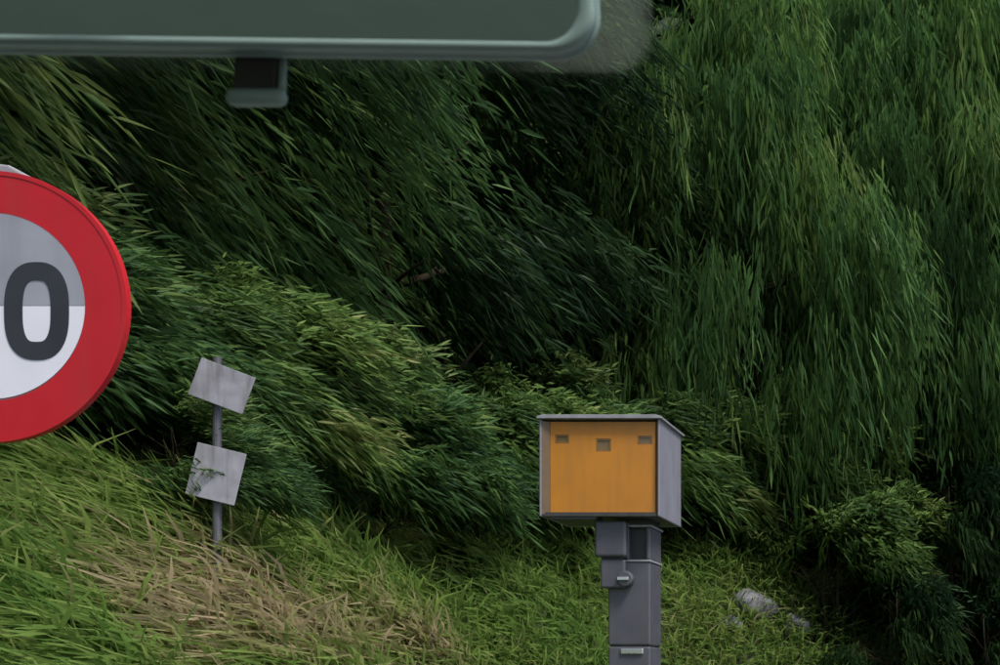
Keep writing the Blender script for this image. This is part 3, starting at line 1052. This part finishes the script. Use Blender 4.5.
finish(loops_mesh([(0.0040, -0.0005), (0.0040, -0.003)], True, True), 'mirror_glass', M['mirror'], mir)
finish(loops_mesh([(0.0039, -0.0025), (0.0039, 0.0003), (0.0034, 0.0009), (0.0024, 0.0013), (0.0014, 0.0011), (0.0007, 0.0004), (0.0003, -0.0012), (0.0003, -0.0046), (0.0012, -0.0050)], False, False), 'rim', M['plastic'], mir, smooth=True)
finish(loops_mesh([(0.0014, -0.0051), (0.0, -0.0058), (0.0, -0.0085), (0.0020, -0.013), (0.007, -0.019), (0.016, -0.024)], True, True), 'housing', M['plastic'], mir, smooth=True)
# dipping lever
def mp(px, py, dep=0.0):
    """where the ray through a pixel meets the mirror plane, in mirror coordinates"""
    o_ = Vector((0, 0, EYE)); d_ = at(px, py, 1.0) - o_
    n0 = mc + nrm * dep
    t2 = (n0 - o_).dot(nrm) / d_.dot(nrm)
    q = o_ + d_ * t2 - mc
    return q.dot(u_), q.dot(v_)


dep = -0.010
lx0, ly1 = mp(233, 62, dep); lx1, ly0 = mp(281, 92, dep)
bm = bmesh.new()
a2 = [(lx0 + 0.001, ly1 + 0.004), (lx1 - 0.0004, ly1 + 0.004), (lx1 - 0.0022, ly0), (lx0 - 0.001, ly0)]
f_ = [bm.verts.new((q[0], q[1], dep)) for q in a2]
k_ = [bm.verts.new((q[0], q[1], dep - 0.004)) for q in a2]
bm.faces.new(f_); bm.faces.new(k_[::-1])
for i in range(4):
    bm.faces.new((f_[i], k_[i], k_[(i + 1) % 4], f_[(i + 1) % 4]))
bmesh.ops.transform(bm, matrix=TM, verts=bm.verts)
lev = finish(bm, 'lever', M['plastic_dark'], mir, bevel=0.0006)
bm = bmesh.new()
gx0, gy0 = mp(234, 97, dep); gx1, _ = mp(277, 97, dep)
rr = 0.0032
tube(bm, [(gx0 - rr * 0.95, gy0, dep - .001), (gx0 - rr * 0.6, gy0, dep - .001), (gx0, gy0, dep - .001), (gx1, gy0 + .0002, dep - .001), (gx1 + rr * 0.6, gy0 + .0002, dep - .001), (gx1 + rr * 0.95, gy0 + .0002, dep - .001)],
     [rr * 0.3, rr * 0.8, rr, rr, rr * 0.8, rr * 0.3], 16)
bmesh.ops.transform(bm, matrix=TM, verts=bm.verts)
finish(bm, 'lever_grip', M['plastic'], lev, smooth=True)
bm = bmesh.new()
sx0, sy0 = mp(281, 64, dep); sx1, sy1 = mp(279, 96, dep)
tube(bm, [(sx0, sy0 + .003, dep - .002), ((sx0 + sx1) / 2, (sy0 + sy1) / 2, dep - .002), (sx1, sy1, dep - .002)], [0.0013, 0.0014, 0.0016], 10)
bmesh.ops.transform(bm, matrix=TM, verts=bm.verts)
finish(bm, 'lever_side', M['plastic'], lev, smooth=True)
# stalk up to the roof lining
bm = bmesh.new()
top = Vector((mc.x + 0.0, 0.34, RZ - 0.03))
back_c = mc - nrm * 0.027
tube(bm, [back_c, back_c + Vector((0, 0.012, 0.03)), Vector((mc.x, 0.45, RZ - 0.012)), top + Vector((0, 0, 0.045))], [0.012, 0.011, 0.010, 0.014], 14)
finish(bm, 'stalk', M['plastic_dark'], mir, smooth=True)
# added sheet behind, painting the mirror's pale ghost reflection
pd = -0.032
ex0, ey0 = mp(657, 79, pd)
bm = bmesh.new()
w2, h2 = ex0 + 0.12, 0.038 - ey0
pts = rrect(w2, h2, 0.016)
cx_, cy_ = ex0 - w2 / 2, ey0 + h2 / 2
fades, rings = [], []
for ins, dz_, fd in ((0.006, -0.002, 0.0), (0.0, -0.001, 0.0), (0.002, 0, 0.4), (0.0045, 0, 0.8), (0.008, 0, 1.0)):
    rings.append([bm.verts.new((q[0] + cx_, q[1] + cy_, pd + dz_)) for q in rrect(w2 - 2 * ins, h2 - 2 * ins, 0.017 - ins)])
    fades += [fd] * len(rings[-1])
n_ = len(rings[0])
for a, b2 in zip(rings[:-1], rings[1:]):
    for k in range(n_):
        bm.faces.new((a[k], a[(k + 1) % n_], b2[(k + 1) % n_], b2[k]))
bm.faces.new(rings[0]); bm.faces.new(rings[-1][::-1])
bmesh.ops.transform(bm, matrix=TM, verts=bm.verts)
bp = tag(finish(bm, 'mirror_ghost', M['ghost_film'], mir), 'pale ghost reflection round the mirror, added as a sheet fading out at its edge')
fa = bp.data.attributes.new('film', 'FLOAT', 'POINT')
fa.data.foreach_set('value', fades)
